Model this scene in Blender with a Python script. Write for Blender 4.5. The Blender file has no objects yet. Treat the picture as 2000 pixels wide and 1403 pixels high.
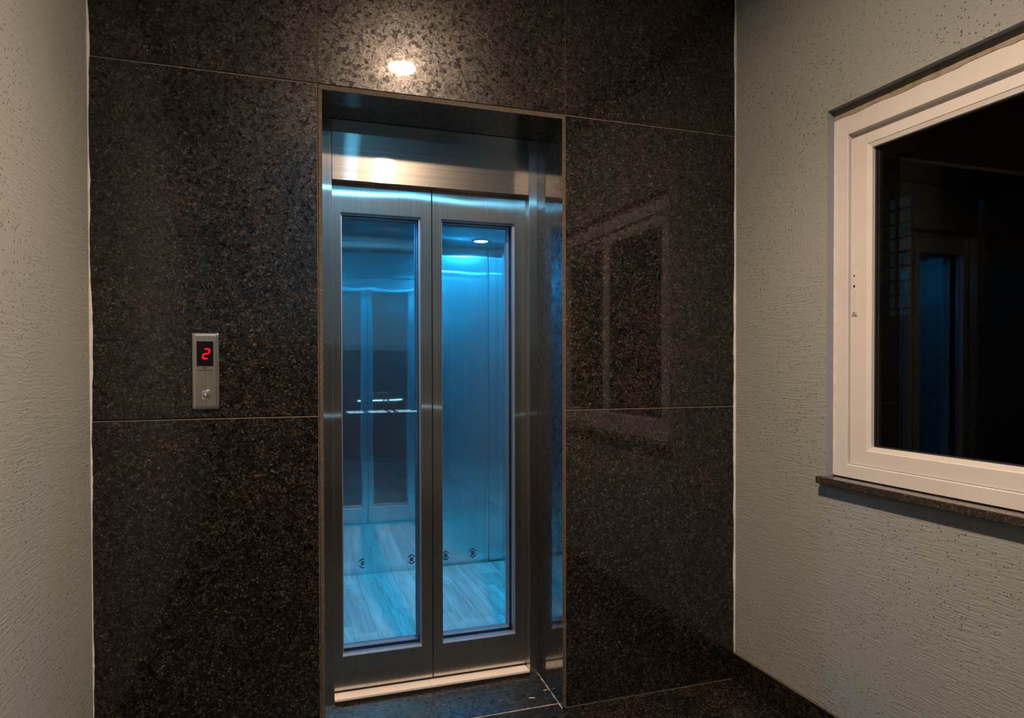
import bpy, bmesh, math, random
from mathutils import Vector, Matrix

random.seed(7)
scene = bpy.context.scene
col = scene.collection

# ------------------------------------------------------------------ camera
YAW, PITCH, ROLL, FPX = 0.32833, -0.01279, -0.00201, 1347.84
fw = Vector((math.sin(YAW)*math.cos(PITCH), math.cos(YAW)*math.cos(PITCH), math.sin(PITCH)))
rt = Vector((math.cos(YAW), -math.sin(YAW), 0.0))
up = rt.cross(fw)
r2 = rt*math.cos(ROLL) + up*math.sin(ROLL)
u2 = up*math.cos(ROLL) - rt*math.sin(ROLL)
cam_data = bpy.data.cameras.new('camera')
cam = bpy.data.objects.new('camera', cam_data)
col.objects.link(cam)
M = Matrix((( r2.x, u2.x, -fw.x, 0.0),
            ( r2.y, u2.y, -fw.y, -2.402),
            ( r2.z, u2.z, -fw.z, 1.3),
            (0, 0, 0, 1)))
cam.matrix_world = M
cam_data.sensor_width = 36.0
cam_data.sensor_fit = 'HORIZONTAL'
cam_data.lens = FPX/2000.0*36.0
cam_data.shift_y = 31.4/2000.0
cam_data.clip_start = 0.02
scene.camera = cam

# ------------------------------------------------------------------ world, exposure
world = bpy.data.worlds.new('night')
scene.world = world
world.use_nodes = True
bg = world.node_tree.nodes['Background']
bg.inputs[0].default_value = (0.30, 0.36, 0.50, 1)
bg.inputs[1].default_value = 0.004
vs = scene.view_settings
vs.view_transform = 'Standard'
vs.look = 'None'
vs.gamma = 1.0
vs.use_curve_mapping = False
vs.exposure = 0.0
cy = scene.cycles
cy.max_bounces = 8
cy.diffuse_bounces = 3
cy.glossy_bounces = 5
cy.transmission_bounces = 8
cy.transparent_max_bounces = 16
cy.blur_glossy = 0.6
cy.sample_clamp_indirect = 12.0
cy.use_adaptive_sampling = True
cy.adaptive_threshold = 0.05
cy.adaptive_min_samples = 16
cy.use_light_tree = False
cy.use_denoising = True
try:
    cy.denoiser = 'OPENIMAGEDENOISE'
    cy.denoising_input_passes = 'RGB_ALBEDO_NORMAL'
    cy.denoising_prefilter = 'ACCURATE'
except Exception:
    pass

# lamp strengths (the lamps themselves are built further down)
WARM = (1.0, 0.69, 0.47)
WARM_L = 900.0            # warm recessed downlight in front of the lift: glowing diffuser
WARM_BEAM = 290.0         # and the downward beam of its lens, in watts
COOL = (0.12, 0.60, 1.0)
COOL_L = 420.0             # cool downlight farther back
CABIN = (0.016, 0.42, 1.0)
CABIN_L = 920.0           # four blue downlights inside the cabin

# ------------------------------------------------------------------ helpers
def tag(o, label=None, cat=None, group=None, kind=None):
    if label: o['label'] = label
    if cat: o['category'] = cat
    if group: o['group'] = group
    if kind: o['kind'] = kind
    return o

def empty(name, loc=(0, 0, 0), parent=None):
    o = bpy.data.objects.new(name, None)
    o.empty_display_size = 0.1
    col.objects.link(o)
    o.location = loc
    if parent: o.parent = parent
    return o

class MB:
    """collects shapes into one mesh"""
    def __init__(self):
        self.bm = bmesh.new()
    def box(self, x0, x1, y0, y1, z0, z1, mi=0, bevel=0.0, seg=2):
        c = [(x0,y0,z0),(x1,y0,z0),(x1,y1,z0),(x0,y1,z0),(x0,y0,z1),(x1,y0,z1),(x1,y1,z1),(x0,y1,z1)]
        v = [self.bm.verts.new(p) for p in c]
        fs = [(0,3,2,1),(4,5,6,7),(0,1,5,4),(1,2,6,5),(2,3,7,6),(3,0,4,7)]
        faces = [self.bm.faces.new([v[i] for i in f]) for f in fs]
        for f in faces: f.material_index = mi
        if bevel > 0:
            es = set(e for f in faces for e in f.edges)
            r = bmesh.ops.bevel(self.bm, geom=list(es), offset=bevel, segments=seg, affect='EDGES', profile=0.6)
            for f in r['faces']: f.material_index = mi
        return faces
    def poly(self, pts, mi=0):
        f = self.bm.faces.new([self.bm.verts.new(p) for p in pts])
        f.material_index = mi
        return f
    def prism(self, pts, d, mi=0):
        """pts: closed 3-D outline, extruded by vector d"""
        d = Vector(d)
        a = [self.bm.verts.new(p) for p in pts]
        b = [self.bm.verts.new(Vector(p)+d) for p in pts]
        n = len(a)
        fs = [self.bm.faces.new(a), self.bm.faces.new(list(reversed(b)))]
        for i in range(n):
            fs.append(self.bm.faces.new([a[(i+1) % n], a[i], b[i], b[(i+1) % n]]))
        for f in fs: f.material_index = mi
        return fs
    def lathe(self, prof, c, axis='Z', n=48, mi=0, smooth=True):
        """prof: list of (radius, height) about an axis through c"""
        c = Vector(c)
        rings = []
        for r, h in prof:
            ring = []
            for k in range(n):
                a = 2*math.pi*k/n
                if axis == 'Z': p = Vector((r*math.cos(a), r*math.sin(a), h))
                elif axis == 'Y': p = Vector((r*math.cos(a), h, r*math.sin(a)))
                else: p = Vector((h, r*math.cos(a), r*math.sin(a)))
                ring.append(self.bm.verts.new(c+p))
            rings.append(ring)
        for a, b in zip(rings, rings[1:]):
            for k in range(n):
                f = self.bm.faces.new([a[k], a[(k+1) % n], b[(k+1) % n], b[k]])
                f.material_index = mi; f.smooth = smooth
        return rings
    def disc(self, r, c, axis='Z', n=48, mi=0):
        c = Vector(c); vs_ = []
        for k in range(n):
            a = 2*math.pi*k/n
            if axis == 'Z': p = Vector((r*math.cos(a), r*math.sin(a), 0))
            elif axis == 'Y': p = Vector((r*math.cos(a), 0, r*math.sin(a)))
            else: p = Vector((0, r*math.cos(a), r*math.sin(a)))
            vs_.append(self.bm.verts.new(c+p))
        f = self.bm.faces.new(vs_); f.material_index = mi
        return f
    def build(self, name, mats, parent=None, recalc=True):
        if recalc: bmesh.ops.recalc_face_normals(self.bm, faces=self.bm.faces[:])
        me = bpy.data.meshes.new(name)
        self.bm.to_mesh(me); self.bm.free()
        if not isinstance(mats, (list, tuple)): mats = [mats]
        for m in mats: me.materials.append(m)
        o = bpy.data.objects.new(name, me)
        col.objects.link(o)
        if parent: o.parent = parent
        return o

def box(name, x0, x1, y0, y1, z0, z1, mat, parent=None, bevel=0.0, seg=2):
    b = MB(); b.box(x0, x1, y0, y1, z0, z1, 0, bevel, seg)
    return b.build(name, mat, parent)

# ------------------------------------------------------------------ materials
class NT:
    def __init__(self, name):
        self.m = bpy.data.materials.new(name)
        self.m.use_nodes = True
        self.t = self.m.node_tree
        self.t.nodes.clear()
        self.out = self.t.nodes.new('ShaderNodeOutputMaterial')
    def n(self, kind, **kw):
        nd = self.t.nodes.new(kind)
        for k, v in kw.items(): setattr(nd, k, v)
        return nd
    def l(self, a, b): self.t.links.new(a, b)
    def coords(self, scale=(1, 1, 1), rot=(0, 0, 0), loc=(0, 0, 0)):
        g = self.n('ShaderNodeNewGeometry')
        mp = self.n('ShaderNodeMapping')
        mp.inputs['Scale'].default_value = scale
        mp.inputs['Rotation'].default_value = rot
        mp.inputs['Location'].default_value = loc
        self.l(g.outputs['Position'], mp.inputs['Vector'])
        return mp.outputs[0]
    def noise(self, vec, scale, detail=2, rough=0.5, dist=0.0):
        nd = self.n('ShaderNodeTexNoise')
        nd.inputs['Scale'].default_value = scale
        nd.inputs['Detail'].default_value = detail
        nd.inputs['Roughness'].default_value = rough
        nd.inputs['Distortion'].default_value = dist
        self.l(vec, nd.inputs['Vector'])
        return nd
    def voro(self, vec, scale, feature='F1', rnd=1.0):
        nd = self.n('ShaderNodeTexVoronoi', feature=feature)
        nd.inputs['Scale'].default_value = scale
        nd.inputs['Randomness'].default_value = rnd
        self.l(vec, nd.inputs['Vector'])
        return nd
    def ramp(self, fac, stops, interp='LINEAR'):
        nd = self.n('ShaderNodeValToRGB')
        nd.color_ramp.interpolation = interp
        els = nd.color_ramp.elements
        els[0].position, els[0].color = stops[0][0], tuple(stops[0][1])+(1,)
        els[1].position, els[1].color = stops[-1][0], tuple(stops[-1][1])+(1,)
        for p, c in stops[1:-1]:
            e = els.new(p); e.color = tuple(c)+(1,)
        self.l(fac, nd.inputs[0])
        return nd.outputs[0]
    def mix(self, fac, a, b, mode='MIX'):
        nd = self.n('ShaderNodeMix', data_type='RGBA', blend_type=mode)
        for sock, v in ((nd.inputs[0], fac), (nd.inputs[6], a), (nd.inputs[7], b)):
            if isinstance(v, (int, float)): sock.default_value = v
            elif isinstance(v, tuple): sock.default_value = v+(1,) if len(v) == 3 else v
            else: self.l(v, sock)
        return nd.outputs[2]
    def math(self, op, a, b=None, c=None):
        nd = self.n('ShaderNodeMath', operation=op)
        for i, v in enumerate((a, b, c)):
            if v is None: continue
            if isinstance(v, (int, float)): nd.inputs[i].default_value = v
            else: self.l(v, nd.inputs[i])
        return nd.outputs[0]
    def bump(self, h, strength, dist, normal=None):
        nd = self.n('ShaderNodeBump')
        nd.inputs['Strength'].default_value = strength
        nd.inputs['Distance'].default_value = dist
        self.l(h, nd.inputs['Height'])
        if normal is not None: self.l(normal, nd.inputs['Normal'])
        return nd.outputs[0]
    def principled(self, **kw):
        p = self.n('ShaderNodeBsdfPrincipled')
        for k, v in kw.items():
            s = p.inputs[k]
            if isinstance(v, (int, float)): s.default_value = v
            elif isinstance(v, tuple): s.default_value = v+(1,) if len(v) == 3 and s.type == 'RGBA' else v
            else: self.l(v, s)
        self.l(p.outputs[0], self.out.inputs[0])
        return p

def simple(name, c, rough=0.5, metal=0.0, **kw):
    t = NT(name); t.principled(**{'Base Color': c, 'Roughness': rough, 'Metallic': metal}, **kw)
    return t.m

def emit(name, c, s):
    t = NT(name)
    e = t.n('ShaderNodeEmission')
    e.inputs[0].default_value = tuple(c)+(1,)
    e.inputs[1].default_value = s
    t.l(e.outputs[0], t.out.inputs[0])
    return t.m

def granite(name, polished=True, gain=1.0, edge=0.5, offset=(0, 0, 0), coat_ior=1.5, coat_rough=.035, coat=.85):
    t = NT(name)
    co = t.coords(loc=offset)
    warp = t.noise(co, 30, 1, 0.6)
    wv = t.n('ShaderNodeVectorMath', operation='MULTIPLY_ADD')
    t.l(warp.outputs['Color'], wv.inputs[0])
    wv.inputs[1].default_value = (0.016, 0.016, 0.016)
    t.l(co, wv.inputs[2])
    cv = wv.outputs[0]
    fine = t.voro(cv, 240)
    big = t.voro(cv, 78)
    sep = t.n('ShaderNodeSeparateColor'); t.l(fine.outputs['Color'], sep.inputs[0])
    sb = t.n('ShaderNodeSeparateColor'); t.l(big.outputs['Color'], sb.inputs[0])
    g = gain*.33
    def k(r, gg, b): return (r*g, gg*g, b*g)
    c1 = t.ramp(sep.outputs[0], [(0.0, k(.003,.003,.003)), (0.35, k(.009,.008,.007)), (0.60, k(.036,.029,.022)),
                                 (0.82, k(.078,.063,.048)), (0.95, k(.150,.125,.100)), (1.0, k(.26,.23,.20))])
    c2 = t.ramp(sb.outputs[0], [(0.0, (.30,.29,.29)), (0.22, (.42,.40,.39)), (0.30, (.95,.95,.95)), (0.85, (1.15,1.08,1.0)), (0.96, (1.7,1.6,1.45))])
    c3 = t.mix(1.0, c1, c2, 'MULTIPLY')
    pn = t.noise(co, 4.0, 4, 0.65)
    tone = t.ramp(pn.outputs['Fac'], [(0.28, (.55,.58,.62)), (0.45, (.95,.96,.95)), (0.58, (1.18,1.06,.94)), (0.74, (1.50,1.22,.95))])
    c5 = t.mix(1.0, c3, tone, 'MULTIPLY')
    if polished:
        hz = pn
        # mineral grains take the polish unevenly
        s1 = t.ramp(sb.outputs[1], [(0.0, (.12,.12,.12)), (0.17, (.22,.22,.22)), (0.30, (.40,.40,.40)), (1.0, (.60,.60,.60))])
        s2 = t.ramp(sep.outputs[1], [(0.0, (.35,.35,.35)), (0.5, (.90,.90,.90)), (1.0, (1.3,1.3,1.3))])
        spc = t.mix(1.0, s1, s2, 'MULTIPLY')
        rr = t.math('MULTIPLY_ADD', hz.outputs['Fac'], 0.24, 0.22)
        bmp = t.bump(t.noise(co, 2.2, 1).outputs['Fac'], 0.03, 0.01)
        t.principled(**{'Base Color': c5, 'Roughness': rr, 'IOR': 1.5, 'Specular IOR Level': spc,
                        'Coat Weight': coat, 'Coat Roughness': coat_rough, 'Coat IOR': coat_ior, 'Coat Normal': bmp})
    else:
        b = t.bump(t.noise(co, 400, 2).outputs['Fac'], 0.5, 0.001)
        t.principled(**{'Base Color': t.mix(edge, c5, (.13, .105, .072)), 'Roughness': 0.75, 'Normal': b})
    return t.m

def plaster(name):
    t = NT(name)
    co = t.coords()
    # trowel strokes, direction drifting over the wall (wall lies in Y-Z)
    big = t.noise(co, 1.6, 2)
    s1 = t.noise(t.coords(scale=(14, 14, 150), rot=(0.30, 0, 0)), 1.0, 3, 0.6, 0.4)
    s2 = t.noise(t.coords(scale=(14, 150, 10), rot=(0.05, 0, 0)), 1.0, 2, 0.6, 0.3)
    s3 = t.noise(t.coords(scale=(14, 16, 170), rot=(-0.12, 0, 0)), 1.0, 3, 0.6, 0.4)
    selA = t.ramp(big.outputs['Fac'], [(0.40, (0,0,0)), (0.62, (1,1,1))])
    n2 = t.noise(t.coords(loc=(3, 7, 2)), 5.5, 3)
    selB = t.ramp(n2.outputs['Fac'], [(0.52, (0,0,0)), (0.66, (1,1,1))])
    hA = t.mix(selA, s1.outputs['Fac'], s3.outputs['Fac'])
    hB = t.mix(selB, hA, s2.outputs['Fac'])
    gr = t.noise(co, 190, 3, 0.7)
    # dragged pits
    pv = t.voro(co, 95)
    ps = t.n('ShaderNodeSeparateColor'); t.l(pv.outputs['Color'], ps.inputs[0])
    pit = t.math('MULTIPLY', t.math('GREATER_THAN', ps.outputs[1], 0.62),
                 t.ramp(pv.outputs['Distance'], [(0.0, (1,1,1)), (0.16, (.9,.9,.9)), (0.26, (0,0,0)), (1.0, (0,0,0))]))
    dens = t.ramp(t.noise(t.coords(loc=(1, 2, 5)), 2.6, 2).outputs['Fac'], [(0.38, (.15,.15,.15)), (0.6, (1,1,1))])
    pit = t.math('MULTIPLY', pit, dens)
    h = t.math('ADD', t.math('MULTIPLY', hB, 0.75), t.math('MULTIPLY', gr.outputs['Fac'], 0.35))
    h = t.math('SUBTRACT', h, t.math('MULTIPLY', pit, 1.1))
    nrm = t.bump(h, 0.9, 0.0042)
    tone = t.noise(co, 1.1, 3, 0.6)
    base = t.ramp(tone.outputs['Fac'], [(0.3, (.275,.305,.300)), (0.7, (.315,.345,.335))])
    shade = t.ramp(gr.outputs['Fac'], [(0.2, (.86,.85,.84)), (0.7, (1.04,1.04,1.04))])
    c = t.mix(1.0, base, shade, 'MULTIPLY')
    c = t.mix(t.math('MULTIPLY', pit, 0.75), c, (.055, .045, .035))
    t.principled(**{'Base Color': c, 'Roughness': 0.85, 'Specular IOR Level': 0.2, 'Normal': nrm})
    return t.m

def steel(name, blur=(1, 0, 0), base=(.60, .575, .54), alpha=0.020, aniso=0.80, soft=0.34, soft_w=0.40, wave=0.22, wscale=2.2, grain=True):
    """hairline steel: a tight lobe smeared along 'blur' (across the grain) plus a softer one"""
    t = NT(name)
    co = t.coords()
    tv = t.n('ShaderNodeCombineXYZ')
    for i, v in enumerate(blur): tv.inputs[i].default_value = v
    wv = t.noise(co, wscale, 1, 0.4)
    nrm = t.bump(wv.outputs['Fac'], wave, 0.02)
    if grain:
        sc = (260, 260, 1.2) if blur[2] == 0 else (1.2, 1.2, 260)
        gr = t.noise(t.coords(scale=sc), 1.0, 1, 0.6)
        c = t.mix(1.0, base, t.ramp(gr.outputs['Fac'], [(0.25, (.84,.84,.84)), (0.75, (1.10,1.10,1.10))]), 'MULTIPLY')
    else:
        c = base
    lobes = []
    for r, a in ((math.sqrt(alpha), aniso), (soft, 0.35)):
        g = t.n('ShaderNodeBsdfAnisotropic')
        g.inputs['Roughness'].default_value = r
        g.inputs['Anisotropy'].default_value = -a
        t.l(tv.outputs[0], g.inputs['Tangent']); t.l(nrm, g.inputs['Normal'])
        if isinstance(c, tuple): g.inputs['Color'].default_value = c+(1,)
        else: t.l(c, g.inputs['Color'])
        lobes.append(g)
    mx = t.n('ShaderNodeMixShader'); mx.inputs[0].default_value = soft_w
    t.l(lobes[0].outputs[0], mx.inputs[1]); t.l(lobes[1].outputs[0], mx.inputs[2])
    t.l(mx.outputs[0], t.out.inputs[0])
    return t.m

def pane_glass(name, tint=(.93, .95, .95), ior=1.5, rough=0.0, refl=1.0):
    """thin pane: clear transmission plus a Fresnel reflection on each face"""
    t = NT(name)
    g = t.n('ShaderNodeNewGeometry')
    iorv = t.math('MULTIPLY_ADD', g.outputs['Backfacing'], (1.0/ior)-ior, ior)
    fr = t.n('ShaderNodeFresnel'); t.l(iorv, fr.inputs['IOR'])
    tr = t.n('ShaderNodeBsdfTransparent'); tr.inputs[0].default_value = tuple(tint)+(1,)
    gl = t.n('ShaderNodeBsdfGlossy'); gl.inputs['Roughness'].default_value = rough
    mx = t.n('ShaderNodeMixShader')
    t.l(t.math('MULTIPLY', fr.outputs[0], refl), mx.inputs[0])
    t.l(tr.outputs[0], mx.inputs[1]); t.l(gl.outputs[0], mx.inputs[2])
    t.l(mx.outputs[0], t.out.inputs[0])
    return t.m

def upvc(name):
    t = NT(name)
    n = t.noise(t.coords(), 6, 3)
    c = t.ramp(n.outputs['Fac'], [(0.3, (.61,.60,.58)), (0.7, (.65,.64,.62))])
    t.principled(**{'Base Color': c, 'Roughness': 0.38})
    return t.m

def wood_plank(name):
    t = NT(name)
    oi = t.n('ShaderNodeObjectInfo')
    sh = t.n('ShaderNodeCombineXYZ'); t.l(t.math('MULTIPLY', oi.outputs['Random'], 40.0), sh.inputs[1])
    ad = t.n('ShaderNodeVectorMath', operation='ADD')
    t.l(t.coords(scale=(34, 2.6, 10)), ad.inputs[0]); t.l(sh.outputs[0], ad.inputs[1])
    n = t.noise(ad.outputs[0], 1.0, 5, 0.65, 1.2)
    bl = t.noise(ad.outputs[0], 0.35, 3, 0.6)
    c = t.ramp(n.outputs['Fac'], [(0.25, (.36,.28,.22)), (0.5, (.60,.50,.42)), (0.75, (.74,.65,.57))])
    c2 = t.mix(1.0, c, t.ramp(bl.outputs['Fac'], [(0.3, (.75,.70,.68)), (0.7, (1.12,1.10,1.08))]), 'MULTIPLY')
    tone = t.ramp(oi.outputs['Random'], [(0.0, (.82,.78,.76)), (0.5, (1,.98,.95)), (1.0, (1.12,1.10,1.08))])
    c3 = t.mix(1.0, c2, tone, 'MULTIPLY')
    t.principled(**{'Base Color': c3, 'Roughness': 0.42})
    return t.m

M_granite = granite('granite_polished')
M_granite_edge = granite('granite_sawn_edge', polished=False, gain=1.9)
M_granite_floor = granite('granite_floor', gain=1.0, offset=(4, 9, 2), coat_rough=.16)
M_granite_lining = granite('granite_lining', gain=.9, offset=(2, 5, 7), coat_ior=1.9, coat_rough=.02, coat=1.0)
M_sill_edge = granite('granite_sill_edge', polished=False, gain=1.0, edge=.06, offset=(1, 2, 3))
M_plaster = plaster('textured_plaster')
M_smooth = simple('smooth_grey_render_cool_fill', (.25, .27, .31), 0.8)  # grey render; lavender cast paints in the cool fill light on the reveals
def patchy(name, a, b, scale, rough=0.9):
    t = NT(name); n = t.noise(t.coords(), scale, 4, 0.65)
    t.principled(**{'Base Color': t.ramp(n.outputs['Fac'], [(0.3, a), (0.7, b)]), 'Roughness': rough,
                    'Normal': t.bump(n.outputs['Fac'], 0.3, 0.004)})
    return t.m
M_grout = patchy('grout', (.10, .082, .062), (.20, .165, .13), 30)
M_mortar = patchy('cement_mortar', (.20, .17, .11), (.34, .30, .22), 24)
M_caulk = patchy('white_caulk', (.55, .55, .56), (.72, .72, .72), 22)
M_ceiling = simple('ceiling_paint', (.84, .82, .78), 0.9)
M_steel_v = steel('hairline_steel_vertical', blur=(1, 1, 0), alpha=.016, aniso=.88, soft=.30, soft_w=.45, wave=.32)
M_steel_h = steel('hairline_steel_horizontal', blur=(0, 0, 1), base=(.50, .48, .45), alpha=.024, aniso=.90, soft=.36, soft_w=.58, wave=.10)
M_cab_v = steel('cabin_hairline_steel', blur=(1, 1, 0), base=(.76, .76, .76), alpha=.010, aniso=.90, soft=.38, soft_w=.30, wave=.40)
M_cab_mirror = steel('cabin_mirror_steel', base=(.74, .75, .76), alpha=.0006, aniso=.3, soft=.34, soft_w=.15, wave=.10, wscale=1.6, grain=False)
M_cab_ceil = steel('cabin_ceiling_steel', blur=(1, 0, 0), base=(.68, .68, .69), alpha=.010, aniso=.5, soft_w=.4, wave=.1)
M_satin = simple('satin_aluminium', (.52, .55, .60), .38, .9)
M_dark = simple('dark_rubber_and_joint_shade', (.010, .010, .011), 0.6)
M_glass = pane_glass('door_glass', refl=1.25)
M_winglass = pane_glass('window_tinted_glass', tint=(.50, .53, .54), refl=1.6)
M_upvc = upvc('white_upvc')
M_wood = wood_plank('pale_wood_plank')
M_sill = patchy('sill_aluminium', (.80, .74, .68), (.88, .82, .76), 9, 0.45)

# ------------------------------------------------------------------ main dimensions (metres)
XL, XR = -0.538, 1.791            # side walls
ZC = 2.86                         # ceiling
YB = -4.30                        # wall behind the camera
PX0, PX1, PZ = 0.1337, 1.032, 2.245   # portal joints
OX0, OX1, OZ = 0.148, 1.019, 2.228    # clear portal
YJ, YD = 0.262, 0.311             # steel frame face, landing door face
ZM = 1.134                        # middle joint

# ================================================================== SETTING
# ---- floor
fl = MB()
fl.box(XL-.15, XR+.16, YB-.15, 0.043, -.12, -.004)
floor = fl.build('floor', M_grout)
tag(floor, 'dark polished granite floor of the lift lobby', kind='structure')
tx = [XL+.002, 0.628, XR-.002]
ty = [0.040, -1.16, -2.36, -3.56, YB]
for i in range(2):
    for j in range(4):
        b = MB()
        b.box(tx[i]+(.0015 if i else 0), tx[i+1]-(.0015 if not i else 0), ty[j+1]+.0015, ty[j]-.0015, -.012, 0.0, 0, .0008, 1)
        b.build('floor_tile', M_granite_floor, floor)
# sloping threshold slab inside the portal
b = MB()
b.prism([(OX0, .0435, -.02), (OX0, .0435, .0035), (OX0, .306, .026), (OX0, .306, -.02)], (OX1-OX0, 0, 0))
b.build('threshold_slab', M_granite_floor, floor)
M_palegrout = patchy('pale_grout', (.18, .17, .16), (.50, .48, .45), 60)
b = MB()
b.box(OX0, OX1, .0385, .0440, -.01, .0012)
for i in range(14):      # thin uneven fillet at the foot of the right reveal
    ya, yb = .262*i/14, .262*(i+1)/14
    za, zb = max(0, .0035+(ya-.0435)*.0857), max(0, .0035+(yb-.0435)*.0857)
    wd = .0028+.0016*math.sin(i*1.9)
    b.prism([(OX1, ya, za), (OX1-wd, ya, za+.0004), (OX1, ya, za+.003)], (0, yb-ya, zb-za))
b.build('floor_grout', M_palegrout, floor)

# ---- front wall with granite cladding
w = MB()
w.box(XL-.15, PX0, .014, .30, 0, ZC)
w.box(PX1, XR+.16, .014, .30, 0, ZC)
w.box(PX0, PX1, .014, .30, PZ+.002, ZC)
wall_front = w.build('wall_front', M_dark)  # core coloured near-black to put shade into the open upper joints
tag(wall_front, 'dark brown polished granite clad wall around the lift door', kind='structure')
GAP = .0018
def tile(x0, x1, z0, z1):
    b = MB(); b.box(x0, x1, 0, .014, z0, z1, 0, .0009, 1)
    o = b.build('granite_tile', M_granite, wall_front)
    for p in o.data.polygons:      # sawn edges between the polished faces
        if abs(p.normal.y) < .5: p.material_index = 1
    o.data.materials.append(M_granite_edge)
for x0, x1 in ((XL+.004, PX0-.003), (PX1+GAP, XR-.004)):
    tile(x0, x1, 0.004, ZM-.0030)
    tile(x0, x1, ZM+.0030, PZ-.0030)
    tile(x0, x1, PZ+.0026, ZC-.002)
tile(PX0+.0006, PX1-.0006, PZ+.0026, ZC-.002)
g = MB()
for x0, x1 in ((XL, PX0-.002), (PX1, XR)):
    for z in (ZM, PZ):
        g.box(x0, x1, .0012, .0138, z-.0028, z+.0004)
for x, h in ((PX0-.0015, .0012), (PX1, .0014)):
    g.box(x-h, x+h, .003, .013, 0, ZC)
g.box(PX1, XR, .001, .013, 0, .0045)
g.build('grout_joints', M_grout, wall_front)
# irregular white caulk in the two corners
def caulk(x, side):
    b = MB(); n = 150
    rows = []
    cw = .004
    for i in range(n+1):
        z = ZC*i/n
        cw = min(.0085, max(.0012, cw+random.uniform(-.0016, .0016)))
        wd = cw
        if side > 0: wd *= .9
        wd = max(.0015, wd)
        rows.append([b.bm.verts.new(p) for p in ((x, -.005-wd*.3, z), (x+side*wd*-1, -.0018, z), (x-side*wd, .003, z), (x, .003, z))])
    for a, c in zip(rows, rows[1:]):
        for k in range(4):
            b.bm.faces.new([a[k], a[(k+1) % 4], c[(k+1) % 4], c[k]])
    b.build('corner_caulk', M_caulk, wall_front)
caulk(XL, -1); caulk(XR, 1)

# ---- granite lining of the portal (edges left sawn)
trim = empty('trim_1', (.58, 0, 0))
tag(trim, 'dark granite slabs lining the recess of the lift door', kind='structure')
def lining(x0, x1, z0, z1):
    b = MB(); b.box(x0, x1, -.0012, .300, z0, z1, 0, .0008, 1)
    o = b.build('lining_slab', M_granite_lining, None)
    o.data.materials.append(M_granite_edge)
    for p in o.data.polygons:
        if p.normal.y < -.4: p.material_index = 1
    o.parent = trim; o.matrix_parent_inverse = trim.matrix_world.inverted()
    o.location = Vector((0, 0, 0)); 
    o.matrix_parent_inverse = Matrix.Translation(-Vector(trim.location))
lining(PX0+.0012, OX0, .004, OZ)
lining(OX1, PX1-.0012-.003, .004, OZ)
lining(PX0+.0012, PX1-.004, OZ, PZ)

# ---- side walls, back wall, ceiling
b = MB(); b.box(XL-.15, XL, YB, .014, 0, ZC)
wall_left = b.build('wall_left', M_plaster)
tag(wall_left, 'beige textured plaster wall left of the granite', kind='structure')

WY0, WY1, WZ0, WZ1 = -.502, -2.02, .919, 2.171     # window opening
b = MB()
x0, x1 = XR, XR+.16
b.box(x0, x1, WY0, .014, 0, ZC)
b.box(x0, x1, YB, WY1, 0, ZC)
b.box(x0, x1, WY1, WY0, 0, WZ0-.026)
b.box(x0, x1, WY1, WY0, WZ1, ZC)
wall_right = b.build('wall_right', [M_plaster, M_smooth])
tag(wall_right, 'beige textured plaster wall with the white window', kind='structure')
for p in wall_right.data.polygons:
    c = p.center
    if abs(p.normal.x) < .5 and WY1-.01 < c.y < WY0+.01 and WZ0-.03 < c.z < WZ1+.01:
        p.material_index = 1

b = MB(); b.box(XL-.15, XR+.16, YB-.15, .30, ZC, ZC+.12)
ceiling = b.build('ceiling', M_ceiling)
tag(ceiling, 'painted flat ceiling of the lobby', kind='structure')

M_backwood = patchy('brown_veneer', (.055, .030, .018), (.11, .062, .038), 5, 0.5)
b = MB(); b.box(XL-.15, XR+.16, YB-.15, YB, 0, ZC)
wall_back = b.build('wall_back', M_plaster)
tag(wall_back, 'plaster wall behind the viewer with brown veneer below', kind='structure')
for k in range(6):
    z0 = .01+k*.255
    box('veneer_board', XL+.002, XR-.002, YB, YB+.018, z0, z0+.247, M_backwood, wall_back, .003, 1)

# ---- skirting
bb = empty('baseboard_right', (XR, 0, 0))
tag(bb, 'low dark granite skirting along the foot of the window wall', kind='structure')
def skirt(root, x0, x1, y0, y1, h):
    b = MB(); b.box(x0, x1, y0, y1, .0006, h, 0, .001, 1)
    o = b.build('skirting_tile', M_granite, root)
    o.matrix_parent_inverse = Matrix.Translation(-Vector(root.location))
    o.data.materials.append(M_granite_edge)
    for p in o.data.polygons:
        if p.normal.z > .5: p.material_index = 1
ys = [-.001, -.513, -1.313, -2.113, -2.913, -3.713, YB+.02]
for a, c in zip(ys, ys[1:]):
    skirt(bb, XR-.012, XR, c+.0012, a-.0012, .113)
bl = empty('baseboard_left', (XL, 0, 0))
tag(bl, 'low dark granite skirting along the foot of the left wall', kind='structure')
for a, c in zip(ys, ys[1:]):
    skirt(bl, XL, XL+.012, c+.0012, a-.0012, .113)

# ---- window
win = empty('window_1', (XR, WY0, WZ0))
tag(win, 'white sliding window with dark glass above a granite sill', kind='structure')
def wpart(mb, name, mat, parent=None):
    o = mb.build(name, mat, parent or win)
    if parent is None:
        o.matrix_parent_inverse = Matrix.Translation(-Vector(win.location))
    return o
def ring(mb, xf, xb, ya, yb, za, zb, wl, wr, wt, wb, bevel=.0015):
    """rectangular frame in the Y-Z plane with mitred corners; ya > yb"""
    o = [(ya, za), (yb, za), (yb, zb), (ya, zb)]
    i = [(ya-wl, za+wb), (yb+wr, za+wb), (yb+wr, zb-wt), (ya-wl, zb-wt)]
    for k in range(4):
        q = (k+1) % 4
        pts = [(xf, *o[k]), (xf, *o[q]), (xf, *i[q]), (xf, *i[k])]
        fs = mb.prism(pts, (xb-xf, 0, 0))
        es = [e for e in fs[0].edges]
        r = bmesh.ops.bevel(mb.bm, geom=[es[0], es[2]], offset=bevel, segments=1, affect='EDGES')
FX = 1.822
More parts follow.
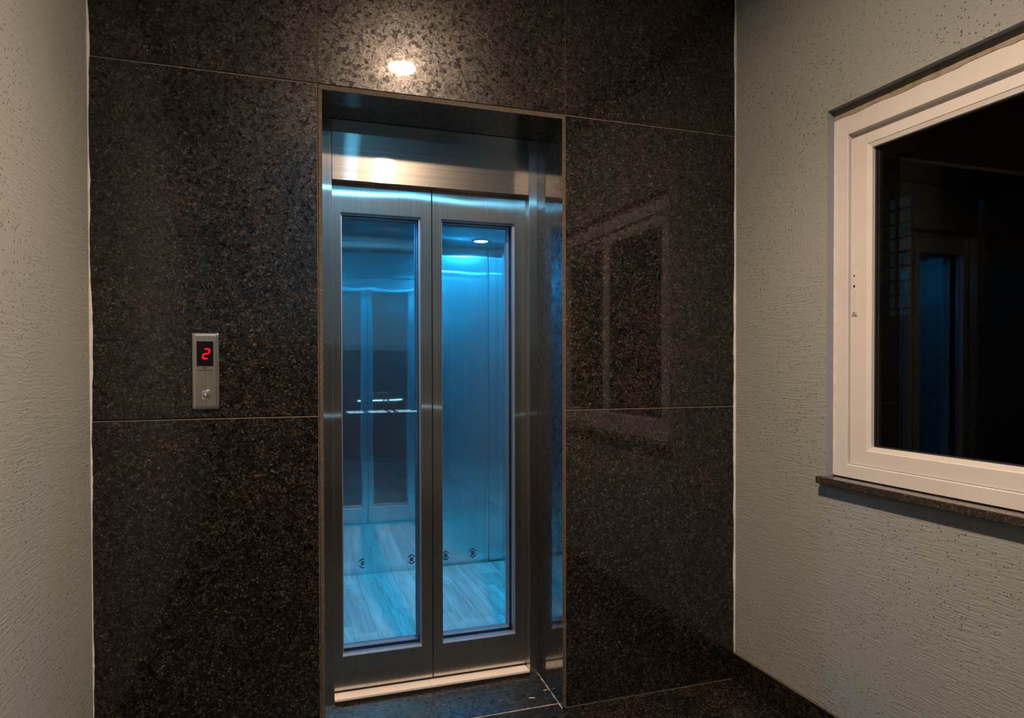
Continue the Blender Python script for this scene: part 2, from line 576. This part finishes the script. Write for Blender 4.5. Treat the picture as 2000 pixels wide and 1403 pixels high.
m = MB()
ring(m, FX, FX+.085, WY0-.002, WY1+.002, .9215, 2.142, .058, .058, .066, .045)
wpart(m, 'window_frame', M_upvc)
# inner track lip behind the sash gap
m = MB()
m.box(FX+.022, FX+.080, -.575, WY1+.058, 2.050, 2.076)
m.box(FX+.022, FX+.080, -.572, -.558, .966, 2.076)
m.box(FX+.010, FX+.080, -.560, WY1+.060, .955, .9672)
wpart(m, 'sash_track', M_upvc)
def sash(ya, yb, za, zb, xf):
    s = MB()
    ring(s, xf, xf+.032, ya, yb, za, zb, .070, .060, .036, .052, .002)
    so = wpart(s, 'sash', M_upvc)
    gi = (ya-.070, yb+.060, za+.052, zb-.036)
    # sloping glazing bead
    bd = MB()
    bw = .013
    o = [(gi[0], gi[2]), (gi[1], gi[2]), (gi[1], gi[3]), (gi[0], gi[3])]
    n = [(gi[0]-bw, gi[2]+bw), (gi[1]+bw, gi[2]+bw), (gi[1]+bw, gi[3]-bw), (gi[0]-bw, gi[3]-bw)]
    for k in range(4):
        q = (k+1) % 4
        bd.poly([(xf+.002, *o[k]), (xf+.002, *o[q]), (xf+.006, *n[q]), (xf+.006, *n[k])])
        bd.poly([(xf+.006, *n[k]), (xf+.006, *n[q]), (xf+.022, *n[q]), (xf+.022, *n[k])])
        bd.poly([(xf+.022, *n[k]), (xf+.022, *n[q]), (xf+.022, *o[q]), (xf+.022, *o[k])])
        bd.poly([(xf+.002, *o[q]), (xf+.002, *o[k]), (xf+.022, *o[k]), (xf+.022, *o[q])])
    wpart(bd, 'glazing_bead', M_upvc, so).matrix_parent_inverse = Matrix.Identity(4)
    gk = MB()
    ring(gk, xf+.018, xf+.024, n[0][0]+.001, n[1][0]-.001, n[0][1]-.001, n[2][1]+.001, .0055, .0055, .0055, .0055, .0005)
    wpart(gk, 'gasket', M_dark, so)
    p = MB(); p.box(xf+.022, xf+.027, n[1][0], n[0][0], n[0][1], n[2][1])
    wpart(p, 'pane', M_winglass, so)
    return so
sash_a = sash(-.566, -1.30, .968, 2.060, FX+.008)
sash_b = sash(-1.235, WY1+.062, .968, 2.060, FX+.046)
# flush latch on the nearer-to-lift sash
yl = -.586
lp = MB(); lp.box(FX+.0055, FX+.0085, yl-.0115, yl+.0115, 1.466, 1.612, 0, .0012, 2)
latch = wpart(lp, 'latch_plate', M_upvc, sash_a)
lv = MB()
lv.prism([(FX+.0035, yl-.004, 1.478), (FX+.0035, yl+.003, 1.478), (FX+.0035, yl-.001, 1.556), (FX+.0035, yl-.0075, 1.552)], (.004, 0, 0))
lv.build('latch_lever', M_upvc, sash_a)
sc = MB()
for z, r in ((1.600, .0030), (1.565, .0042), (1.478, .0030)):
    sc.lathe([(r, FX+.0060), (r, FX+.0046), (.0001, FX+.0046)], (0, yl+.001, z), 'X', 14)
sc.build('latch_screw', M_dark, sash_a)
ar = MB()
for k in range(7):
    a0, a1 = math.radians(195+k*22), math.radians(195+(k+1)*22)
    ar.prism([(FX+.0048, yl+.010*math.cos(a), 1.476+.010*math.sin(a)*.8) for a in (a0, a1)] +
             [(FX+.0048, yl+.0082*math.cos(a), 1.476+.0082*math.sin(a)*.8) for a in (a1, a0)], (.001, 0, 0))
ar.build('latch_slot', M_dark, sash_a)
# cement strip above the frame, smeared sealant on the left, granite sill
b = MB(); n = 40
pts = [(WY0, WZ1+.001)]
top = [(WY0-.002, WZ1), (WY1, WZ1)]
low = [(WY1+(WY0-WY1)*i/n, 2.1405+random.uniform(-.0035, .002)) for i in range(n+1)]
b.prism([(FX-.0015, *q) for q in top[::-1]+low[::-1]][::-1], (.03, 0, 0))
wpart(b, 'cement_strip', M_mortar)
b = MB(); n = 60
rowsL = [( .0035+.0035*math.sin(i*.9)**2+random.uniform(0, .002), .925+(2.138-.925)*i/n) for i in range(n+1)]
b.prism([(FX-.002, WY0-.0005, z) for wd, z in rowsL] + [(FX-.002, WY0-.002-wd, z) for wd, z in rowsL[::-1]], (.004, 0, 0))
wpart(b, 'sealant_smear', M_caulk)
sl = MB()
sl.box(1.761, XR+.155, WY1-.02, -.484, .8935, WZ0, 0, .0035, 3)
sill = wpart(sl, 'window_sill', M_granite)
sill.data.materials.append(M_sill_edge)
for p in sill.data.polygons:
    if p.normal.z < .75: p.material_index = 1

# ---- what the dark glass lets one see outside
M_ext = patchy('neighbour_render', (.10, .085, .07), (.16, .13, .10), 3)
b = MB()
NX = 4.5
b.box(NX, NX+.2, -3.2, 1.535, -1.5, 4.5)
b.box(NX, NX+.2, 1.815, 4.6, -1.5, 4.5)
b.box(NX, NX+.2, 1.535, 1.815, -1.5, 1.683)
b.box(NX, NX+.2, 1.535, 1.815, 2.60, 4.5)
nb = b.build('wall_neighbour', M_ext)
tag(nb, 'unlit rendered wall of the house beyond the window', kind='structure')
w2 = empty('window_2', (NX, 1.67, 1.683))
tag(w2, 'faintly lit barred window seen dimly through the dark glass', kind='structure')
M_teal = emit('dim_teal_light', (.12, .80, .85), .028)
k = MB(); k.box(NX+.10, NX+.11, 1.535, 1.815, 1.683, 2.60)
o = k.build('pane', M_teal, w2); o.matrix_parent_inverse = Matrix.Translation(-Vector(w2.location))
for j in range(9):
    z = 1.683+.045+j*.108
    k = MB(); k.box(NX-.03, NX-.008, 1.50, 1.86, z-.009, z+.009, 0, .003, 1)
    o = k.build('grille_bar', M_dark, w2); o.matrix_parent_inverse = Matrix.Translation(-Vector(w2.location))
for y in (1.50, 1.64, 1.86):
    k = MB(); k.box(NX-.035, NX-.012, y-.010, y+.010, 1.66, 2.62, 0, .003, 1)
    o = k.build('grille_post', M_dark, w2); o.matrix_parent_inverse = Matrix.Translation(-Vector(w2.location))

# ================================================================== LIFT LANDING DOOR
door = empty('door_1', (.588, YD, 0))
tag(door, 'pair of brushed steel lift doors with tall glass panes', kind='structure')
DOFF = Matrix.Translation(-Vector(door.location))
def dpart(o):
    o.matrix_parent_inverse = DOFF
    return o
dpart(box('jamb', OX0, .1985, YJ, .3085, .022, OZ-.001, M_steel_v, door, .0012, 2))
jr = dpart(box('jamb', .9835, OX1, YJ, .3085, .022, OZ-.001, M_steel_v, door, .0012, 2))
dpart(box('transom_panel', .1990, .9830, YJ+.0005, .3085, 2.001, OZ-.001, M_steel_h, door, .0012, 2))
# landing sill with running grooves
s = MB()
s.box(.199, .983, YJ+.001, .3595, .003, .0415, 0, .001, 1)
dpart(s.build('landing_sill', M_sill, door))
s = MB()
s.box(.199, .983, YJ-.002, YJ+.001, .003, .033)
dpart(s.build('sill_nosing', M_dark, door))

WXA, WXB = (.2345, .5425), (.6275, .9360)
WZA, WZB = .182, 1.890
def leaf(root, off, y0, y1, x0, x1, wx, z0, z1, name):
    th = y1-y0
    b = MB()
    # one folded sheet: outer rectangle with the glazed opening
    o = [(x0, z0), (x1, z0), (x1, z1), (x0, z1)]
    i = [(wx[0], WZA), (wx[1], WZA), (wx[1], WZB), (wx[0], WZB)]
    bm = b.bm
    V = {}
    for tag_, y in (('f', y0), ('b', y1)):
        V[tag_+'o'] = [bm.verts.new((x, y, z)) for x, z in o]
        V[tag_+'i'] = [bm.verts.new((x, y, z)) for x, z in i]
    for k_ in range(4):
        q = (k_+1) % 4
        bm.faces.new([V['fo'][k_], V['fo'][q], V['fi'][q], V['fi'][k_]])
        bm.faces.new([V['bo'][q], V['bo'][k_], V['bi'][k_], V['bi'][q]])
        bm.faces.new([V['fo'][q], V['fo'][k_], V['bo'][k_], V['bo'][q]])
        bm.faces.new([V['fi'][k_], V['fi'][q], V['bi'][q], V['bi'][k_]]).material_index = 1
    lo = b.build(name, [M_steel_v if root is door else M_cab_v, M_satin], root)
    lo.matrix_parent_inverse = off
    bv = lo.modifiers.new('edge', 'BEVEL'); bv.width = .0012; bv.segments = 2; bv.limit_method = 'ANGLE'
    ym = (y0+y1)/2
    g_ = MB(); g_.box(wx[0]-.004, wx[1]+.004, ym-.003, ym+.003, WZA-.004, WZB+.004)
    # keep the pane inside the opening
    po = g_.build('pane', M_glass, lo)
    bd = MB()
    t_ = .0045
    for (ya, yb) in ((ym-.008, ym-.003), (ym+.003, ym+.008)):
        bd.box(wx[0], wx[0]+t_, ya, yb, WZA, WZB)
        bd.box(wx[1]-t_, wx[1], ya, yb, WZA, WZB)
        bd.box(wx[0]+t_, wx[1]-t_, ya, yb, WZA, WZA+t_)
        bd.box(wx[0]+t_, wx[1]-t_, ya, yb, WZB-t_, WZB)
    bd.build('glazing_bead', M_satin, lo)
    return lo
leaf(door, DOFF, YD, YD+.046, .170, .5855, WXA, .052, 2.03, 'door_leaf')
leaf(door, DOFF, YD, YD+.046, .5895, 1.012, WXB, .052, 2.03, 'door_leaf')
dpart(box('meeting_seal', .5845, .5905, YD+.012, YD+.030, .053, 2.029, M_dark, door))
dpart(box('sill_track', .1995, .9825, .318, .336, .0415, .0520, M_dark, door))

# ================================================================== LIFT CABIN
CX0, CX1, CYB, CZ0, CZ1 = -.191, 1.367, 1.805, .050, 2.050
CYF = .452
cab = empty('elevator_cabin', (.588, 1.1, 0))
tag(cab, 'lift cabin of brushed steel under blue downlights with pale plank floor', 'elevator cabin')
COFF = Matrix.Translation(-Vector(cab.location))
def cpart(o):
    o.matrix_parent_inverse = COFF
    return o
# floor: base and planks
cf = cpart(box('cabin_floor', CX0-.02, CX1+.02, .40, CYB+.02, .006, CZ0-.006, M_dark, cab))
pw = .105
x = CX0
row = 0
while x < CX1-.001:
    xe = min(x+pw, CX1)
    y = CYF+.002 - random.uniform(0, .6)
    while y < CYB:
        ln = random.choice((.62, .74, .86))
        ya, yb = max(y, CYF+.002), min(y+ln, CYB)
        if yb-ya > .03:
            p = MB(); p.box(x+.0005, xe-.0005, ya+.0005, yb-.0005, CZ0-.006, CZ0, 0, .0006, 1)
            p.build('plank', M_wood, cf)
        y += ln
    x += pw; row += 1
# back wall panels
def wall_panel(name, x0, x1, mat, tilt=0.0, bow=0.0):
    n, mz = 24, 30
    b = MB()
    grid = []
    for i in range(n+1):
        u = i/n; xx = x0+(x1-x0)*u
        colv = []
        for j in range(mz+1):
            v = j/mz; zz = CZ0+(CZ1-CZ0)*v
            yy = CYB - tilt*(xx-x0) - bow*math.sin(math.pi*u)*(1+.25*math.sin(5.0*v+1))
            colv.append(b.bm.verts.new((xx, yy, zz)))
        grid.append(colv)
    for i in range(n):
        for j in range(mz):
            f = b.bm.faces.new([grid[i][j], grid[i+1][j], grid[i+1][j+1], grid[i][j+1]])
            f.smooth = True
    o = b.build(name, mat, cab, recalc=False)
    sd = o.modifiers.new('thick', 'SOLIDIFY'); sd.thickness = .012; sd.offset = -1
    return cpart(o)
wall_panel('back_panel', CX0, -.103, M_cab_v)
wall_panel('back_panel', -.1015, .274, M_cab_v, bow=.002)
mirror = wall_panel('mirror_panel', .2755, .9005, M_cab_mirror, tilt=.030, bow=.0015)
wall_panel('back_panel', .902, 1.278, M_cab_v, bow=.0015)
wall_panel('corner_panel', 1.280, CX1, M_cab_v)
cpart(box('side_panel', CX1, CX1+.015, .40, CYB+.02, CZ0-.02, CZ1, M_cab_v, cab))
cpart(box('side_panel', CX0-.015, CX0, .40, CYB+.02, CZ0-.02, CZ1, M_cab_v, cab))
cpart(box('front_panel', CX0, .160, CYF, CYF+.03, CZ0, CZ1, M_cab_v, cab))
cpart(box('front_panel', 1.018, CX1, CYF, CYF+.03, CZ0, CZ1, M_cab_v, cab))
cpart(box('front_header', .160, 1.018, CYF, CYF+.03, 2.000, CZ1, M_cab_v, cab))
cpart(box('rear_shell', CX0-.02, CX1+.02, CYB+.014, CYB+.024, CZ0-.02, CZ1+.02, M_dark, cab))
cc = cpart(box('cabin_ceiling', CX0-.02, CX1+.02, .40, CYB+.02, CZ1, CZ1+.02, M_cab_ceil, cab))
M_blue = emit('blue_downlight', CABIN, CABIN_L)
M_chrome = simple('chrome', (.7, .7, .7), .12, 1.0)
for lx in (1.160, .016):
    for ly in (1.575, .637):
        r = MB(); r.lathe([(.054, 0), (.054, -.003), (.047, -.006), (.041, -.003), (.041, 0)], (lx, ly, CZ1), 'Z', 40)
        ro = cpart(r.build('downlight', M_chrome, cab))
        d = MB(); d.disc(.040, (lx, ly, CZ1-.0025), 'Z', 24)
        d.build('diffuser', M_blue, ro)
# cabin doors with matching panes
leaf(cab, COFF, .392, .446, .165, .5855, WXA, .054, 2.03, 'cabin_door')
leaf(cab, COFF, .392, .446, .5895, 1.015, WXB, .054, 2.03, 'cabin_door')
cpart(box('door_seal', .5845, .5905, .420, .440, .056, 2.029, M_dark, cab))
cpart(box('cabin_sill', .160, 1.018, .372, CYF-.001, .012, .0490, M_sill, cab))
# black arrow marks left on the film of the panels
M_ink = simple('black_print', (.008, .008, .010), .6)
def arrow_mark(x, z, y, parent):
    b = MB()
    w_, t = .0235, .0055
    def seg(pts): b.prism([(x+px, y, z+pz) for px, pz in pts], (0, .0003, 0))
    seg([(-w_, .016), (0, .032), (w_, .016), (w_, .0225-.012), (0, .032-t*1.5), (-w_, .0225-.012)])
    seg([(-w_, -.016), (-w_, -.0105), (0, -.0238), (w_, -.0105), (w_, -.016), (0, -.032)])
    for zz in (-.0105, -.0035, .0035, .0105):
        seg([(-.011, zz-.0017), (.011, zz-.0017), (.011, zz+.0017), (-.011, zz+.0017)])
    for xx in (-.0095, .0095):
        seg([(xx-.0016, -.012), (xx+.0016, -.012), (xx+.0016, .012), (xx-.0016, .012)])
    seg([(-.004, -.009), (.002, -.009), (.005, .009), (-.001, .009)])
    return b.build('arrow_mark', M_ink, parent)
for xm, dy in ((.481, .0068), (.775, .0170), (.992, .0022), (1.167, .0022)):
    cpart(arrow_mark(xm, .117, CYB-dy-.0012, cab))

# ================================================================== CALL PANEL
panel = empty('elevator_call_panel', (-.215, 0, 1.165))
tag(panel, 'slim steel lift call panel with red floor digit on the granite', 'call panel')
POFF = Matrix.Translation(-Vector(panel.location))
M_panel = steel('panel_steel', blur=(1, 0, 0), base=(.68, .62, .54), alpha=.05, aniso=.6, soft=.45, soft_w=.6, wave=.05)
px0, px1, pz0, pz1 = -.254, -.176, 1.165, 1.4085
b = MB(); n = 6; rr_ = .006
out = []
for cx_, cz_, a0 in ((px1-rr_, pz1-rr_, 0), (px0+rr_, pz1-rr_, 90), (px0+rr_, pz0+rr_, 180), (px1-rr_, pz0+rr_, 270)):
    for k_ in range(n+1):
        a = math.radians(a0+90*k_/n); out.append((cx_+rr_*math.cos(a), cz_+rr_*math.sin(a)))
cxm, czm = (px0+px1)/2, (pz0+pz1)/2
def inset(p, d):
    return (p[0]-math.copysign(min(d, abs(p[0]-cxm)), p[0]-cxm), p[1]-math.copysign(min(d, abs(p[1]-czm)), p[1]-czm))
rings_ = []
for y, d in ((0.0, 0), (-.006, 0), (-.0095, .003), (-.011, .010)):
    rings_.append([b.bm.verts.new((*[inset(p, d)[0]], y, inset(p, d)[1])) for p in out])
for a, c in zip(rings_, rings_[1:]):
    for k_ in range(len(a)):
        q = (k_+1) % len(a)
        b.bm.faces.new([a[k_], a[q], c[q], c[k_]])
b.bm.faces.new(rings_[-1])
plate = b.build('face_plate', M_panel, panel); plate.matrix_parent_inverse = POFF
b = MB(); b.box(-.2405, -.1915, -.0118, -.006, 1.302, 1.3815, 0, .0015, 2)
disp = b.build('display', simple('black_acrylic', (.006, .005, .006), .15), panel); disp.matrix_parent_inverse = POFF
# slanted seven-segment digit: 2
M_red = emit('red_led', (1.0, .006, .010), 1.7)
dg = MB()
dcx, dcz, dw, dh, tk, sl_ = -.2125, 1.3415, .0165, .0305, .0048, .16
def seg(p0, p1):
    (ax, az), (bx_, bz) = p0, p1
    hor = abs(bx_-ax) > abs(bz-az)
    h = tk/2
    if hor: pts = [(ax+.0004, az), (ax+h, az+h), (bx_-h, bz+h), (bx_-.0004, bz), (bx_-h, bz-h), (ax+h, az-h)]
    else: pts = [(ax, az+.0004), (ax-h, az+h), (bx_-h, bz-h), (bx_, bz-.0004), (bx_+h, bz-h), (ax+h, az+h)]
    dg.prism([(dcx+x_+sl_*z_, -.0124, dcz+z_) for x_, z_ in pts], (0, .0008, 0))
W2, H2 = dw/2, dh/2
seg((-W2, H2), (W2, H2)); seg((W2, 0), (W2, H2)); seg((-W2, 0), (W2, 0)); seg((-W2, -H2), (-W2, 0)); seg((-W2, -H2), (W2, -H2))
dg.build('digit', M_red, disp)
# two faint printed lines
def text(name, body, size, x, z, y, mat, parent, width=None):
    cu = bpy.data.curves.new(name, 'FONT'); cu.body = body; cu.size = size
    cu.align_x = 'CENTER'; cu.align_y = 'CENTER'; cu.extrude = .0001; cu.offset = .00022
    tmp = bpy.data.objects.new(name+'_curve', cu); col.objects.link(tmp)
    bpy.context.view_layer.update()
    dgph = bpy.context.evaluated_depsgraph_get()
    me = bpy.data.meshes.new_from_object(tmp.evaluated_get(dgph))
    bpy.data.objects.remove(tmp)
    xs = [v.co.x for v in me.vertices]
    sx = width/(max(xs)-min(xs)) if width else 1
    for v in me.vertices:
        v.co = Vector((x+v.co.x*sx, y-v.co.z, z+v.co.y))
    me.name = name
    me.materials.clear(); me.materials.append(mat)
    o = bpy.data.objects.new(name, me); col.objects.link(o); o.parent = parent
    o.matrix_parent_inverse = POFF
    return o
M_print = simple('brown_print', (.030, .021, .014), .6)
text('print', 'jpf', .0085, -.2165, 1.2970, -.0112, M_print, panel, .0125)
text('print', 'mastervision', .0075, -.2155, 1.2890, -.0112, M_print, panel, .0440)
b = MB()
b.lathe([(.0165, -.0105), (.0165, -.0130), (.0150, -.0138), (.0142, -.0128), (.0142, -.0105)], (-.2155, 0, 1.2125), 'Y', 40)
bt = b.build('button_ring', M_chrome, panel); bt.matrix_parent_inverse = POFF
b = MB(); b.lathe([(.0142, -.0105), (.0142, -.0120), (.0135, -.0124), (.0001, -.0126)], (-.2155, 0, 1.2125), 'Y', 36)
bt2 = b.build('button', M_panel, panel); bt2.matrix_parent_inverse = POFF
M_white = simple('pale_mark', (.62, .60, .56), .5)
b = MB()
b.prism([(-.2155-.0042, -.0130, 1.2133), (-.2155+.0042, -.0130, 1.2133), (-.2155, -.0130, 1.2178)], (0, .0007, 0))
b.prism([(-.2155-.0042, -.0130, 1.2117), (-.2155, -.0130, 1.2072), (-.2155+.0042, -.0130, 1.2117)], (0, .0007, 0))
b.build('arrow_symbol', M_white, bt2)

# ================================================================== LAMPS OF THE LOBBY
def downlight(x, y, r, colr, L, label, nm, beam=0.0):
    root = empty('ceiling_light', (x, y, ZC))
    tag(root, label, 'ceiling light')
    k_ = MB(); k_.lathe([(r*1.28, 0), (r*1.28, -.004), (r*1.12, -.007), (r*1.01, -.004), (r*1.01, 0)], (0, 0, 0), 'Z', 48)
    k_.build('trim_ring', M_upvc, root)
    d = MB(); d.disc(r, (0, 0, -.0035), 'Z', 24)
    d.build('diffuser', emit(nm, colr, L), root)
    if beam:
        ld = bpy.data.lights.new('beam', 'SPOT')
        ld.energy = beam; ld.color = colr; ld.spot_size = math.radians(136); ld.spot_blend = 1.0
        ld.shadow_soft_size = r*.9
        lo = bpy.data.objects.new('beam', ld); col.objects.link(lo)
        lo.parent = root; lo.location = (0, 0, -.008)
downlight(.626, -1.205, .064, WARM, WARM_L, 'warm round recessed downlight mirrored in the granite above the lift', 'warm_light', WARM_BEAM)
downlight(.630, -3.34, .064, COOL, COOL_L, 'cool round downlight mirrored as a cyan streak across the lift doors', 'cool_light')
sroot = empty('strip_light', (1.2, YB+.018, .82))
tag(sroot, 'low cool strip light mirrored as a thin line across the lift doors', 'strip light')
b = MB(); b.box(-.52, .24, 0, .012, -.014, .014, 0, .002, 1)
b.build('housing', M_upvc, sroot)
M_strip = emit('strip_led', (.45, .80, 1.0), 6.0)
for a, c in ((-.50, -.34), (-.28, -.10), (-.06, -.03), (.02, .22)):
    b = MB(); b.box(a, c, .012, .016, -.007, .007)
    b.build('led_segment', M_strip, sroot)

# ================================================================== scraps on the threshold
M_paper = simple('scrap_paper', (.55, .53, .50), .8)
def scrap(x, y, rz, s, label):
    z = .0035+(y-.0435)/(.306-.0435)*.0225+.0006
    b = MB()
    pts = [(-.016, -.002), (-.004, -.0045), (.006, -.001), (.017, .0015), (.012, .005), (.002, .003), (-.009, .002)]
    b.prism([(px*s, py*s, .0004*i_ % .0012) for i_, (px, py) in enumerate(pts)], (0, 0, .0022))
    o = b.build('paper_scrap', M_paper)
    o.location = (x, y, z); o.rotation_euler = (0.08, 0, rz)
    tag(o, label, 'paper scrap', 'scraps on the lift threshold')
scrap(.930, .098, -.55, .8, 'tiny pale scrap lying mid threshold away from the granite reveal')
scrap(1.000, .135, -.10, .55, 'tiny pale scrap lying against the foot of the right granite reveal')
